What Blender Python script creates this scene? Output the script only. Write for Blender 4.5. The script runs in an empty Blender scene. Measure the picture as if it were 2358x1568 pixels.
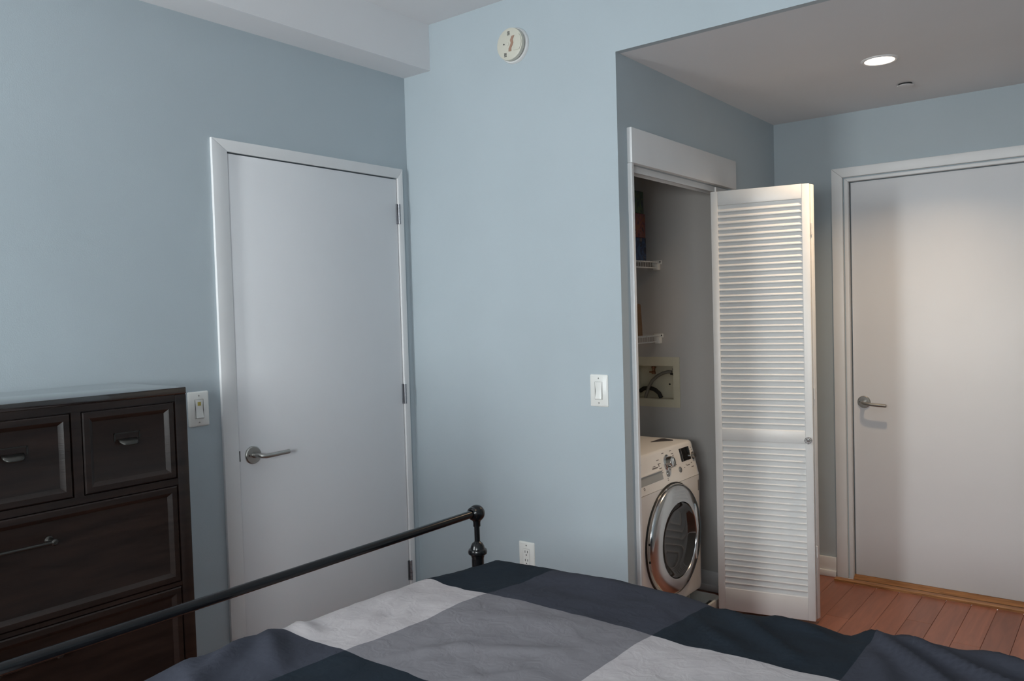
import bpy, bmesh, math, random
from mathutils import Vector, Matrix, noise
random.seed(7)
S = bpy.context.scene
COL = S.collection
# ------------------------------------------------------------------ camera
cam_d = bpy.data.cameras.new('camera'); cam = bpy.data.objects.new('camera', cam_d); COL.objects.link(cam)
FW = Vector((-0.61324517, 0.78916792, -0.03382833)); RT = Vector((0.78988968, 0.61256324, -0.02899255)); UP = Vector((0.002158, 0.04450019, 0.99900705))
CP = Vector((2.63554655, -2.64739426, 1.41599018))
cam.matrix_world = Matrix(((RT.x, UP.x, -FW.x, CP.x), (RT.y, UP.y, -FW.y, CP.y), (RT.z, UP.z, -FW.z, CP.z), (0, 0, 0, 1)))
cam_d.sensor_width = 36.0; cam_d.lens = 36.0 * 1856.97 / 2358.0; cam_d.clip_start = 0.02
S.camera = cam
# ------------------------------------------------------------------ world: bright overcast sky outside the windows
W = bpy.data.worlds.new('overcast_sky'); S.world = W; W.use_nodes = True
bgn = W.node_tree.nodes['Background']
bgn.inputs['Color'].default_value = (0.955, 0.98, 1.0, 1); bgn.inputs['Strength'].default_value = 36.0
# daylight portals in the two window openings (x0, x1, z0, z1) of the wall behind the camera
YW = -3.6
WINDOWS = [(0.06, 0.58, 1.15, 2.42), (1.92, 2.95, 1.20, 1.80)]
for i, (x0, x1, z0, z1) in enumerate(WINDOWS):
    l = bpy.data.lights.new('window_portal', 'AREA'); l.shape = 'RECTANGLE'; l.size = x1 - x0; l.size_y = z1 - z0
    l.cycles.is_portal = True
    o = bpy.data.objects.new('window_portal', l); COL.objects.link(o)
    o.location = ((x0 + x1) / 2, YW - 0.09, (z0 + z1) / 2); o.rotation_euler = (math.radians(90), 0, 0)
vs = S.view_settings
vs.view_transform = 'Standard'; vs.look = 'None'; vs.gamma = 1.0; vs.use_curve_mapping = False; vs.exposure = 0.0
S.cycles.max_bounces = 10; S.cycles.diffuse_bounces = 6

# ------------------------------------------------------------------ materials
MATS = {}
def srgb(r, g, b):
    f = lambda c: (c / 255 / 12.92) if c <= 10 else ((c / 255 + 0.055) / 1.055) ** 2.4
    return (f(r), f(g), f(b), 1)
def base_mat(name, rough=0.5, metal=0.0, spec=0.5):
    m = bpy.data.materials.new(name); m.use_nodes = True
    b = m.node_tree.nodes['Principled BSDF']
    b.inputs['Roughness'].default_value = rough; b.inputs['Metallic'].default_value = metal
    b.inputs['Specular IOR Level'].default_value = spec
    MATS[name] = m
    return m, m.node_tree, b
def noise_mat(name, c1, c2, scale=6.0, rough=0.5, metal=0.0, bump=0.0, bscale=120.0, stretch=(1, 1, 1), spec=0.5, detail=4.0, rvar=0.0):
    m, nt, b = base_mat(name, rough, metal, spec)
    tc = nt.nodes.new('ShaderNodeTexCoord'); mp = nt.nodes.new('ShaderNodeMapping'); mp.inputs['Scale'].default_value = stretch
    nz = nt.nodes.new('ShaderNodeTexNoise'); nz.inputs['Scale'].default_value = scale; nz.inputs['Detail'].default_value = detail
    rp = nt.nodes.new('ShaderNodeValToRGB'); rp.color_ramp.elements[0].color = c1; rp.color_ramp.elements[1].color = c2
    rp.color_ramp.elements[0].position = 0.32; rp.color_ramp.elements[1].position = 0.68
    L = nt.links.new
    L(tc.outputs['Object'], mp.inputs['Vector']); L(mp.outputs['Vector'], nz.inputs['Vector']); L(nz.outputs['Fac'], rp.inputs['Fac']); L(rp.outputs['Color'], b.inputs['Base Color'])
    if bump:
        n2 = nt.nodes.new('ShaderNodeTexNoise'); n2.inputs['Scale'].default_value = bscale; n2.inputs['Detail'].default_value = 3
        bp = nt.nodes.new('ShaderNodeBump'); bp.inputs['Strength'].default_value = bump; bp.inputs['Distance'].default_value = 0.002
        L(mp.outputs['Vector'], n2.inputs['Vector']); L(n2.outputs['Fac'], bp.inputs['Height']); L(bp.outputs['Normal'], b.inputs['Normal'])
    if rvar:
        mr = nt.nodes.new('ShaderNodeMapRange'); mr.inputs['To Min'].default_value = rough - rvar; mr.inputs['To Max'].default_value = rough + rvar
        L(nz.outputs['Fac'], mr.inputs['Value']); L(mr.outputs['Result'], b.inputs['Roughness'])
    return m
def shade(c, k): return (c[0] * k, c[1] * k, c[2] * k, 1)
def plain(name, c, rough=0.5, metal=0.0, var=0.06, scale=8.0, bump=0.0, bscale=200.0, spec=0.5):
    return noise_mat(name, shade(c, 1 - var), shade(c, 1 + var), scale, rough, metal, bump, bscale, spec=spec)
BLUE = (0.425, 0.482, 0.515, 1)
plain('wall_blue', BLUE, 0.62, var=0.02, scale=2.5, bump=0.12, bscale=260, spec=0.35)
plain('closet_paint', (0.53, 0.505, 0.48, 1), 0.65, var=0.02, scale=2.5, bump=0.1, bscale=260, spec=0.3)
plain('ceiling_paint', (0.74, 0.735, 0.745, 1), 0.75, var=0.015, scale=2, bump=0.08, bscale=220, spec=0.2)
plain('white_trim', (0.74, 0.735, 0.735, 1), 0.38, var=0.02, scale=5)
plain('door_white', (0.735, 0.735, 0.75, 1), 0.42, var=0.015, scale=3)
plain('louver_white', (0.80, 0.79, 0.775, 1), 0.36, var=0.02, scale=9)
plain('plate_ivory', (0.82, 0.81, 0.77, 1), 0.32, var=0.015)
plain('detector_cream', (0.60, 0.575, 0.49, 1), 0.42, var=0.03)
plain('detector_brown', (0.34, 0.20, 0.14, 1), 0.5)
plain('dark_slot', (0.02, 0.02, 0.02, 1), 0.6)
plain('indicator_yellow', (0.50, 0.40, 0.10, 1), 0.35)
noise_mat('dresser_wood', (0.009, 0.005, 0.004, 1), (0.021, 0.011, 0.008, 1), 5.0, 0.33, bump=0.08, bscale=40, stretch=(1.0, 1.0, 9.0), spec=0.5, detail=6, rvar=0.05)
noise_mat('dresser_top_wood', (0.012, 0.008, 0.007, 1), (0.024, 0.015, 0.012, 1), 5.0, 0.12, bump=0.01, bscale=40, stretch=(9.0, 1.0, 1.0), spec=0.7, detail=6)
_b = MATS['dresser_top_wood'].node_tree.nodes['Principled BSDF']; _b.inputs['Coat Weight'].default_value = 1.0; _b.inputs['Coat Roughness'].default_value = 0.06; _b.inputs['Coat IOR'].default_value = 1.6
plain('pewter', (0.075, 0.073, 0.068, 1), 0.32, 0.9, var=0.15)
plain('nickel', (0.42, 0.41, 0.39, 1), 0.34, 1.0, var=0.05)
plain('hinge_steel', (0.36, 0.36, 0.38, 1), 0.38, 1.0, var=0.05)
plain('black_iron', (0.006, 0.006, 0.007, 1), 0.22, 0.0, var=0.25, scale=30, spec=0.4)
plain('washer_white', (0.78, 0.755, 0.725, 1), 0.28, var=0.015)
plain('washer_recess', (0.36, 0.37, 0.36, 1), 0.4)
noise_mat('chrome_brushed', (0.55, 0.55, 0.55, 1), (0.66, 0.66, 0.66, 1), 3.0, 0.16, 1.0, stretch=(1, 1, 1))
plain('chrome', (0.72, 0.72, 0.72, 1), 0.08, 1.0, var=0.02)
plain('lcd_black', (0.008, 0.008, 0.008, 1), 0.08, var=0.2)
plain('dark_glass', (0.018, 0.016, 0.015, 1), 0.05, var=0.3, scale=3, spec=0.8)
plain('print_grey', (0.20, 0.18, 0.17, 1), 0.5)
plain('grey_patch', (0.05, 0.045, 0.05, 1), 0.6)
plain('pan_white', (0.62, 0.61, 0.58, 1), 0.35)
plain('black_rubber', (0.012, 0.012, 0.011, 1), 0.45)
plain('wire_white', (0.70, 0.69, 0.66, 1), 0.4)
noise_mat('cardboard', (0.26, 0.135, 0.06, 1), (0.33, 0.175, 0.08, 1), 6.0, 0.75, stretch=(1, 1, 12))
plain('supply_beige', (0.64, 0.59, 0.45, 1), 0.5)
plain('hose_grey', (0.20, 0.185, 0.155, 1), 0.4, 0.3)
noise_mat('valve_brass', (0.20, 0.08, 0.04, 1), (0.35, 0.17, 0.08, 1), 30.0, 0.4, 0.6)
plain('mattress_ticking', (0.55, 0.54, 0.52, 1), 0.85)
def voronoi_mat(name, cols, scale):
    m, nt, b = base_mat(name, 0.4)
    tc = nt.nodes.new('ShaderNodeTexCoord'); mp = nt.nodes.new('ShaderNodeMapping'); mp.inputs['Scale'].default_value = (1, 1, 0.6)
    vo = nt.nodes.new('ShaderNodeTexNoise'); vo.inputs['Scale'].default_value = scale; vo.inputs['Detail'].default_value = 1.2; vo.inputs['Distortion'].default_value = 1.6
    rp = nt.nodes.new('ShaderNodeValToRGB'); rp.color_ramp.interpolation = 'CONSTANT'
    n = len(cols)
    for i, c in enumerate(cols):
        pos = 0.0 if i == 0 else 0.34 + 0.34 * (i - 1) / max(1, n - 2)
        e = rp.color_ramp.elements[i] if i < 2 else rp.color_ramp.elements.new(pos)
        e.position = pos; e.color = c
    L = nt.links.new
    L(tc.outputs['Object'], mp.inputs['Vector']); L(mp.outputs['Vector'], vo.inputs['Vector']); L(vo.outputs['Fac'], rp.inputs['Fac']); L(rp.outputs['Color'], b.inputs['Base Color'])
voronoi_mat('print_green', [srgb(15, 40, 32), srgb(40, 72, 48), srgb(78, 92, 48), srgb(18, 38, 50), srgb(95, 112, 92)], 26)
voronoi_mat('print_red', [srgb(85, 25, 42), srgb(130, 60, 62), srgb(150, 82, 45), srgb(70, 18, 46), srgb(170, 140, 125)], 22)
voronoi_mat('print_blue', [srgb(14, 17, 42), srgb(22, 36, 78), srgb(45, 74, 112), srgb(18, 20, 48), srgb(150, 122, 108)], 24)
def plank_mat():
    m, nt, b = base_mat('floor_wood', 0.3)
    L = nt.links.new; N = nt.nodes.new
    tc = N('ShaderNodeTexCoord'); oi = N('ShaderNodeObjectInfo'); mp = N('ShaderNodeMapping'); mp.inputs['Scale'].default_value = (16, 1.6, 16)
    cb = N('ShaderNodeCombineXYZ'); mu = N('ShaderNodeMath'); mu.operation = 'MULTIPLY'; mu.inputs[1].default_value = 37.0
    L(oi.outputs['Random'], mu.inputs[0]); L(mu.outputs[0], cb.inputs['X']); L(mu.outputs[0], cb.inputs['Y']); L(cb.outputs[0], mp.inputs['Location'])
    nz = N('ShaderNodeTexNoise'); nz.inputs['Scale'].default_value = 2.2; nz.inputs['Detail'].default_value = 5; nz.inputs['Distortion'].default_value = 1.0
    L(tc.outputs['Object'], mp.inputs['Vector']); L(mp.outputs['Vector'], nz.inputs['Vector'])
    rp = N('ShaderNodeValToRGB'); rp.color_ramp.elements[0].color = (0.22, 0.078, 0.043, 1); rp.color_ramp.elements[1].color = (0.31, 0.112, 0.062, 1)
    rp.color_ramp.elements[0].position = 0.3; rp.color_ramp.elements[1].position = 0.7
    L(nz.outputs['Fac'], rp.inputs['Fac'])
    hs = N('ShaderNodeHueSaturation'); mr = N('ShaderNodeMapRange'); mr.inputs['To Min'].default_value = 0.86; mr.inputs['To Max'].default_value = 1.14
    L(oi.outputs['Random'], mr.inputs['Value']); L(mr.outputs['Result'], hs.inputs['Value']); L(rp.outputs['Color'], hs.inputs['Color']); L(hs.outputs['Color'], b.inputs['Base Color'])
plank_mat()
noise_mat('oak_dirty', (0.07, 0.035, 0.010, 1), (0.16, 0.08, 0.025, 1), 14.0, 0.6)
noise_mat('oak_strip', (0.20, 0.085, 0.028, 1), (0.40, 0.185, 0.068, 1), 3.0, 0.4, stretch=(3, 40, 40), detail=5)
def cloth(name, c, var):
    m, nt, b = base_mat(name, 0.92, 0, 0.12)
    L = nt.links.new; N = nt.nodes.new
    tc = N('ShaderNodeTexCoord'); nz = N('ShaderNodeTexNoise'); nz.inputs['Scale'].default_value = 9; nz.inputs['Detail'].default_value = 6; nz.inputs['Roughness'].default_value = 0.65
    rp = N('ShaderNodeValToRGB'); rp.color_ramp.elements[0].color = shade(c, 1 - var); rp.color_ramp.elements[1].color = shade(c, 1 + var)
    rp.color_ramp.elements[0].position = 0.3; rp.color_ramp.elements[1].position = 0.7
    n2 = N('ShaderNodeTexNoise'); n2.inputs['Scale'].default_value = 28; n2.inputs['Detail'].default_value = 6; n2.inputs['Distortion'].default_value = 0.8
    bp = N('ShaderNodeBump'); bp.inputs['Strength'].default_value = 0.32; bp.inputs['Distance'].default_value = 0.007
    L(tc.outputs['Object'], nz.inputs['Vector']); L(tc.outputs['Object'], n2.inputs['Vector']); L(nz.outputs['Fac'], rp.inputs['Fac']); L(rp.outputs['Color'], b.inputs['Base Color'])
    L(n2.outputs['Fac'], bp.inputs['Height']); L(bp.outputs['Normal'], b.inputs['Normal'])
cloth('cloth_navy', (0.013, 0.019, 0.027, 1), 0.10)
cloth('cloth_slate', (0.040, 0.043, 0.057, 1), 0.08)
cloth('cloth_grey', (0.175, 0.167, 0.180, 1), 0.06)
cloth('cloth_light', (0.40, 0.37, 0.375, 1), 0.05)
def lamp_mat():
    m = bpy.data.materials.new('lamp_glow'); m.use_nodes = True; nt = m.node_tree; b = nt.nodes['Principled BSDF']
    b.inputs['Base Color'].default_value = (0.9, 0.88, 0.82, 1); b.inputs['Emission Color'].default_value = (1.0, 0.80, 0.60, 1); b.inputs['Emission Strength'].default_value = 9.0
    MATS['lamp_glow'] = m
lamp_mat()
def pane_mat(name, tint, gloss):
    m = bpy.data.materials.new(name); m.use_nodes = True; nt = m.node_tree; nt.nodes.clear()
    o = nt.nodes.new('ShaderNodeOutputMaterial'); t = nt.nodes.new('ShaderNodeBsdfTransparent'); t.inputs['Color'].default_value = tint
    g = nt.nodes.new('ShaderNodeBsdfGlossy'); g.inputs['Roughness'].default_value = 0.03
    mx = nt.nodes.new('ShaderNodeMixShader'); mx.inputs['Fac'].default_value = gloss
    nt.links.new(t.outputs[0], mx.inputs[1]); nt.links.new(g.outputs[0], mx.inputs[2]); nt.links.new(mx.outputs[0], o.inputs['Surface'])
    MATS[name] = m
pane_mat('window_glass', (0.96, 0.98, 0.98, 1), 0.05)
pane_mat('washer_glass', (0.30, 0.28, 0.27, 1), 0.10)
def crystal():
    m, nt, b = base_mat('crystal', 0.02); b.inputs['Base Color'].default_value = (0.95, 0.96, 0.98, 1); b.inputs['Transmission Weight'].default_value = 0.9; b.inputs['IOR'].default_value = 1.5
crystal()

# ------------------------------------------------------------------ geometry helpers
def nb(): return bmesh.new()
def box(bm, x0, x1, y0, y1, z0, z1, bev=0.0, seg=2):
    vs_ = [bm.verts.new((x, y, z)) for z in (z0, z1) for y in (y0, y1) for x in (x0, x1)]
    fs = [bm.faces.new([vs_[i] for i in q]) for q in ((0, 2, 3, 1), (4, 5, 7, 6), (0, 1, 5, 4), (2, 6, 7, 3), (0, 4, 6, 2), (1, 3, 7, 5))]
    if bev > 0:
        es = list({e for f in fs for e in f.edges})
        bmesh.ops.bevel(bm, geom=es, offset=bev, segments=seg, profile=0.5, affect='EDGES')
    return bm
def boxb(*a, **k): return box(nb(), *a, **k)
def prism(bm, pts, axis, a0, a1, bev=0.0, seg=2):
    """extrude a 2D polygon: axis 'y' -> pts are (x,z); 'x' -> (y,z); 'z' -> (x,y)"""
    def P(p, a): return {'y': (p[0], a, p[1]), 'x': (a, p[0], p[1]), 'z': (p[0], p[1], a)}[axis]
    A = [bm.verts.new(P(p, a0)) for p in pts]; B = [bm.verts.new(P(p, a1)) for p in pts]
    fs = [bm.faces.new(A), bm.faces.new(B[::-1])]
    n = len(pts)
    for i in range(n): fs.append(bm.faces.new((A[i], B[i], B[(i + 1) % n], A[(i + 1) % n])))
    bmesh.ops.recalc_face_normals(bm, faces=fs)
    if bev > 0:
        es = [e for e in {e for f in fs[:2] for e in f.edges}]
        bmesh.ops.bevel(bm, geom=es, offset=bev, segments=seg, profile=0.5, affect='EDGES')
    return bm
def lathe(bm, prof, M=None, n=32, closed=False):
    """prof: list of (r, h) around local Z"""
    M = M or Matrix.Identity(4); rings = []
    for r, h in prof:
        if r < 1e-6: rings.append([bm.verts.new(M @ Vector((0, 0, h)))])
        else: rings.append([bm.verts.new(M @ Vector((r * math.cos(2 * math.pi * i / n), r * math.sin(2 * math.pi * i / n), h))) for i in range(n)])
    fs = []
    pairs = list(zip(rings, rings[1:])) + ([(rings[-1], rings[0])] if closed else [])
    for a, b in pairs:
        for i in range(n):
            j = (i + 1) % n
            if len(a) == 1 and len(b) == 1: continue
            if len(a) == 1: fs.append(bm.faces.new((a[0], b[j], b[i])))
            elif len(b) == 1: fs.append(bm.faces.new((a[i], a[j], b[0])))
            else: fs.append(bm.faces.new((a[i], a[j], b[j], b[i])))
    bmesh.ops.recalc_face_normals(bm, faces=fs)
    return bm
def tube(bm, pts, r, n=10, caps=True):
    pts = [Vector(p) for p in pts]; rings = []; up = None
    for i, p in enumerate(pts):
        t = (pts[min(i + 1, len(pts) - 1)] - pts[max(i - 1, 0)]).normalized()
        if up is None: up = t.orthogonal().normalized()
        up = (up - t * up.dot(t)).normalized(); sd = t.cross(up)
        rr = r[i] if isinstance(r, (list, tuple)) else r
        rings.append([bm.verts.new(p + (up * math.cos(2 * math.pi * k / n) + sd * math.sin(2 * math.pi * k / n)) * rr) for k in range(n)])
    fs = []
    for a, b in zip(rings, rings[1:]):
        for k in range(n): fs.append(bm.faces.new((a[k], a[(k + 1) % n], b[(k + 1) % n], b[k])))
    if caps: fs.append(bm.faces.new(rings[0][::-1])); fs.append(bm.faces.new(rings[-1]))
    bmesh.ops.recalc_face_normals(bm, faces=fs)
    return bm
def axis_m(loc, d):
    """matrix whose local Z points along d"""
    return Matrix.Translation(Vector(loc)) @ Vector(d).to_track_quat('Z', 'Y').to_matrix().to_4x4()
WM = {}
def reg(o, parent, loc, rz):
    m = Matrix.Translation(Vector(loc)) @ Matrix.Rotation(rz, 4, 'Z')
    WM[o] = (WM[parent] @ m) if parent else m
def meta(o, label=None, cat=None, group=None, kind=None):
    if label: o['label'] = label
    if cat: o['category'] = cat
    if group: o['group'] = group
    if kind: o['kind'] = kind
    return o
def empty(name, loc=(0, 0, 0), rz=0.0, parent=None, **k):
    o = bpy.data.objects.new(name, None); COL.objects.link(o); o.empty_display_size = 0.1
    o.location = loc; o.rotation_euler = (0, 0, rz); o.parent = parent
    reg(o, parent, loc, rz)
    return meta(o, **k)
def obj(name, bm, mat, parent=None, local=False, origin=None, smooth=35, **k):
    """one mesh object; vertices are world coordinates unless local=True"""
    if origin is None and parent is None: origin = None
    me = bpy.data.meshes.new(name)
    loc = Vector((0, 0, 0))
    if parent is not None and not local: bm.transform(WM[parent].inverted())
    if parent is None:
        if origin is None:
            vv = [v.co for v in bm.verts]
            origin = (sum(v.x for v in vv) / len(vv), sum(v.y for v in vv) / len(vv), min(v.z for v in vv))
        loc = Vector(origin); bm.transform(Matrix.Translation(-loc))
    bm.normal_update(); bm.to_mesh(me); bm.free()
    for mm in (mat if isinstance(mat, list) else [mat]): me.materials.append(MATS[mm])
    if smooth:
        me.polygons.foreach_set('use_smooth', [True] * len(me.polygons)); me.set_sharp_from_angle(angle=math.radians(smooth))
    o = bpy.data.objects.new(name, me); COL.objects.link(o); o.parent = parent; o.location = loc
    reg(o, parent, loc, 0)
    return meta(o, **k)
def dup(src, parent, loc, name=None):
    o = src.copy(); COL.objects.link(o); o.parent = parent; o.location = loc
    return o

# ------------------------------------------------------------------ room shell
XC, YD, ZS, ZR, BX, BZ = 1.104, 1.6455, 2.3755, 2.698, 0.163, 2.497
XR, XH = 3.4, 2.6
def struct(name, bm, mat, **k): return obj(name, bm, mat, origin=(0, 0, 0), smooth=0, kind='structure', **k)
# left wall with a recess for the flush door
DA0, DA1, DAT = -0.933, -0.0715, 2.037
bm = boxb(-0.14, -0.06, YW - 0.1, 0.08, 0, ZR + 0.05)
box(bm, -0.06, 0, YW - 0.1, DA0, 0, ZR + 0.05); box(bm, -0.06, 0, DA1, 0.08, 0, ZR + 0.05); box(bm, -0.06, 0, DA0, DA1, DAT, ZR + 0.05)
struct('wall_left', bm, 'wall_blue')
struct('wall_back', boxb(0, XC, 0, 0.08, 0, ZR + 0.05), 'wall_blue')
OY0, OY1, OZ = 0.088, 1.06, 1.975
bm = boxb(1.004, XC, 0.08, OY0, 0, ZS + 0.05); box(bm, 1.004, XC, OY1, YD, 0, ZS + 0.05); box(bm, 1.004, XC, OY0, OY1, OZ, ZS + 0.05)
struct('wall_closet', bm, 'wall_blue')
# closet interior walls; the side wall has a recess for the supply box
BX0, BX1, BZ0, BZ1 = 0.535, 0.762, 0.948, 1.124
bm = boxb(0.2, 0.3, 0.08, 1.2, 0, ZS + 0.05)
box(bm, 0.3, BX0, 1.1, 1.2, 0, ZS + 0.05); box(bm, BX1, 1.004, 1.1, 1.2, 0, ZS + 0.05)
box(bm, BX0, BX1, 1.1, 1.2, 0, BZ0); box(bm, BX0, BX1, 1.1, 1.2, BZ1, ZS + 0.05); box(bm, BX0, BX1, 1.172, 1.2, BZ0, BZ1)
struct('wall_closet_inside', bm, 'closet_paint')
DD0, DD1 = 1.468, 2.385
bm = boxb(1.0, XH + 0.1, YD + 0.06, YD + 0.14, 0, ZS + 0.05)
box(bm, 1.0, DD0, YD, YD + 0.06, 0, ZS + 0.05); box(bm, DD1, XH + 0.1, YD, YD + 0.06, 0, ZS + 0.05); box(bm, DD0, DD1, YD, YD + 0.06, 2.04, ZS + 0.05)
struct('wall_far', bm, 'wall_blue')
struct('wall_hall', boxb(XH, XH + 0.1, 0.08, YD, 0, ZS + 0.05), 'wall_blue')
bm = boxb(XC, XH, 0, 0.03, ZS, ZR + 0.05); box(bm, XH, XR, 0, 0.08, 0, ZR + 0.05)
struct('wall_soffit', bm, 'wall_blue')
struct('wall_right', boxb(XR, XR + 0.1, YW - 0.1, 0.08, 0, ZR + 0.05), 'wall_blue')
bm = nb(); xs = 0.0
for (x0, x1, z0, z1) in WINDOWS:
    box(bm, xs, x0, YW - 0.1, YW, 0, ZR + 0.05); box(bm, x0, x1, YW - 0.1, YW, 0, z0); box(bm, x0, x1, YW - 0.1, YW, z1, ZR + 0.05); xs = x1
box(bm, xs, XR, YW - 0.1, YW, 0, ZR + 0.05)
struct('wall_front', bm, 'wall_blue')
struct('ceiling', boxb(0, XR, YW, 0.0, ZR, ZR + 0.05), 'ceiling_paint')
bm = boxb(0.3, XH, 0.03, YD, ZS, ZS + 0.05)
struct('ceiling_hall', bm, 'ceiling_paint')
struct('ceiling_beam', boxb(0, BX, YW, 0.0, BZ, ZR), 'ceiling_paint')
for n, (x0, x1, z0, z1) in enumerate(WINDOWS):
    w = empty('window_%d' % (n + 1), ((x0 + x1) / 2, YW, z0), kind='structure')
    f = nb(); t = 0.045; ya, yb = YW - 0.07, YW - 0.02
    box(f, x0, x0 + t, ya, yb, z0, z1); box(f, x1 - t, x1, ya, yb, z0, z1); box(f, x0 + t, x1 - t, ya, yb, z0, z0 + t); box(f, x0 + t, x1 - t, ya, yb, z1 - t, z1)
    obj('window_frame', f, 'white_trim', w, smooth=0)
    obj('pane', boxb(x0 + t, x1 - t, YW - 0.048, YW - 0.042, z0 + t, z1 - t), 'window_glass', w, smooth=0)
    obj('window_sill', boxb(x0 - 0.03, x1 + 0.03, YW, YW + 0.05, z0 - 0.03, z0, 0.004), 'white_trim', w)
# floor: slab with boards running away from the camera
fl = struct('floor', boxb(-0.1, XR + 0.1, YW - 0.1, YD + 0.1, -0.06, -0.012), 'floor_wood')
PW = 0.1035; k0 = -int(1.815 / PW); board_meshes = {}
def board(x0, x1, y0, y1):
    key = (round(x1 - x0, 4), round(y1 - y0, 3))
    if key not in board_meshes:
        b = boxb(-(x1 - x0) / 2 + 0.0005, (x1 - x0) / 2 - 0.0005, -(y1 - y0) / 2 + 0.0005, (y1 - y0) / 2 - 0.0005, -0.012, 0, 0.0012, 1)
        o = obj('plank', b, 'floor_wood', fl, local=True, smooth=0); board_meshes[key] = o
        o.location = ((x0 + x1) / 2, (y0 + y1) / 2, 0)
    else:
        dup(board_meshes[key], fl, ((x0 + x1) / 2, (y0 + y1) / 2, 0))
for k in range(k0, 16):
    x0 = 1.815 + PW * k; x1 = x0 + PW
    if x1 <= 0 or x0 >= XR: continue
    x0, x1 = max(x0, 0), min(x1, XR)
    yend = (1.64 if x1 < 1.403 else 1.567) if (x0 > 1.05 and x1 <= XH) else (1.10 if 0.3 <= x0 <= 1.05 else 0.0)
    if k == 2: brk = [1.058]
    else: brk = [yend - (0.35 + 0.93 * ((k * 0.618) % 1.0))]
    y = brk[0]
    while y - 1.2 > YW: y -= 1.2; brk.append(round(y, 3))
    cuts = [YW] + sorted(b for b in brk if YW + 0.15 < b < yend - 0.1) + [yend]
    for a, b in zip(cuts, cuts[1:]): board(x0, x1, a, b)
# baseboards (board + shoe moulding)
def baseboard(name, x0, x1, y0, y1, nx, ny):
    bm = nb(); t = 0.014; s = 0.026
    for th, h in ((t, 0.10), (s, 0.032)):
        if ny: box(bm, x0, x1, min(y0, y0 + ny * th), max(y0, y0 + ny * th), 0.0, h, 0.004, 2)
        else: box(bm, min(x0, x0 + nx * th), max(x0, x0 + nx * th), y0, y1, 0.0, h, 0.004, 2)
    obj(name, bm, 'white_trim', kind='structure')
baseboard('baseboard_far', XC + 0.001, 1.398, YD, YD, 0, -1)
baseboard('baseboard_back', 0.03, XC, 0, 0, 0, -1)
baseboard('baseboard_left', 0, 0, YW + 0.1, -1.0, 1, 0)
baseboard('baseboard_closet', XC, XC, 1.085, YD - 0.03, 1, 0)
baseboard('baseboard_inside', 0.31, 1.0, 1.1, 1.1, 0, -1)
# closet header board, side strips and track
hd = empty('trim_1', (XC, 0.57, 0), kind='structure', label='wide white header board and jamb strips framing the laundry closet opening')
obj('header_board', boxb(XC, XC + 0.022, 0.068, 1.073, 1.973, 2.107, 0.003), 'white_trim', hd)
for y0, y1 in ((0.070, 0.0885), (1.0555, 1.073)):
    obj('jamb_strip', boxb(1.002, XC + 0.018, y0 if y0 < .5 else OY1 - .0005, y1 if y0 < .5 else y1, 0.0, 1.973, 0.003) if y0 < .5 else boxb(1.002, XC + 0.018, 1.0605, 1.073, 0, 1.973, 0.003), 'white_trim', hd)
bm = boxb(1.040, 1.086, 0.089, 1.0595, 1.968, 1.9745); box(bm, 1.040, 1.045, 0.089, 1.0595, 1.950, 1.968); box(bm, 1.081, 1.086, 0.089, 1.0595, 1.950, 1.968)
obj('track', bm, 'white_trim', hd, smooth=0)

# ------------------------------------------------------------------ lever handle (front faces local -Y, lever towards +X)
def lever_handle(parent, loc, rz, rose_r=0.033, length=0.118, drop=0.0, label=None):
    h = empty('handle', parent=parent, loc=WM[parent].inverted() @ Vector(loc), rz=rz, label=label)
    M = axis_m((0, 0, 0), (0, -1, 0))
    obj('rose', lathe(nb(), [(0, 0), (rose_r, 0), (rose_r, 0.006), (rose_r - 0.003, 0.009), (0.013, 0.0095), (0.0, 0.0095)], M, 36), 'nickel', h, local=True)
    pts = [(0, -0.008, 0), (0, -0.030, 0), (0.002, -0.042, 0), (0.008, -0.052, -0.001), (0.020, -0.057, -0.003), (0.05, -0.058, -0.004 + drop * .4), (0.08, -0.058, -0.004 + drop * .7), (length - 0.003, -0.058, -0.004 + drop), (length, -0.058, -0.004 + drop)]
    rr = [0.0105, 0.0095, 0.0095, 0.009, 0.0085, 0.0085, 0.0085, 0.0085, 0.006]
    obj('lever', tube(nb(), pts, rr, 14), 'nickel', h, local=True)
    obj('privacy_pin', lathe(nb(), [(0.0025, 0), (0.0025, 0.0105), (0, 0.0105)], axis_m((-0.02, 0, 0.0), (0, -1, 0)), 10), 'dark_slot', h, local=True)
    return h
# ------------------------------------------------------------------ door 1: flush white door on the left wall
d1 = empty('door_1', (0, -0.5, 0), kind='structure', label='closed flat white door beside the dresser on the left wall')
obj('leaf', boxb(-0.042, 0.004, -0.9275, -0.0755, 0.008, 2.0305, 0.001), 'door_white', d1)
cas = nb(); y0, y1, zt = -0.994, -0.042, 2.079
prism(cas, [(y0, 0), (DA0 + .001, 0), (DA0 + .001, DAT - .001), (y0, zt)], 'x', 0.0, 0.013, 0.002)
obj('casing', cas, 'white_trim', d1)
cas = nb(); prism(cas, [(y0, zt), (DA0 + .001, DAT - .001), (DA1 - .001, DAT - .001), (y1, zt)], 'x', 0.0, 0.013, 0.002); obj('casing', cas, 'white_trim', d1)
cas = nb(); prism(cas, [(DA1 - .001, 0), (y1, 0), (y1, zt), (DA1 - .001, DAT - .001)], 'x', 0.0, 0.013, 0.002); obj('casing', cas, 'white_trim', d1)
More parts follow.
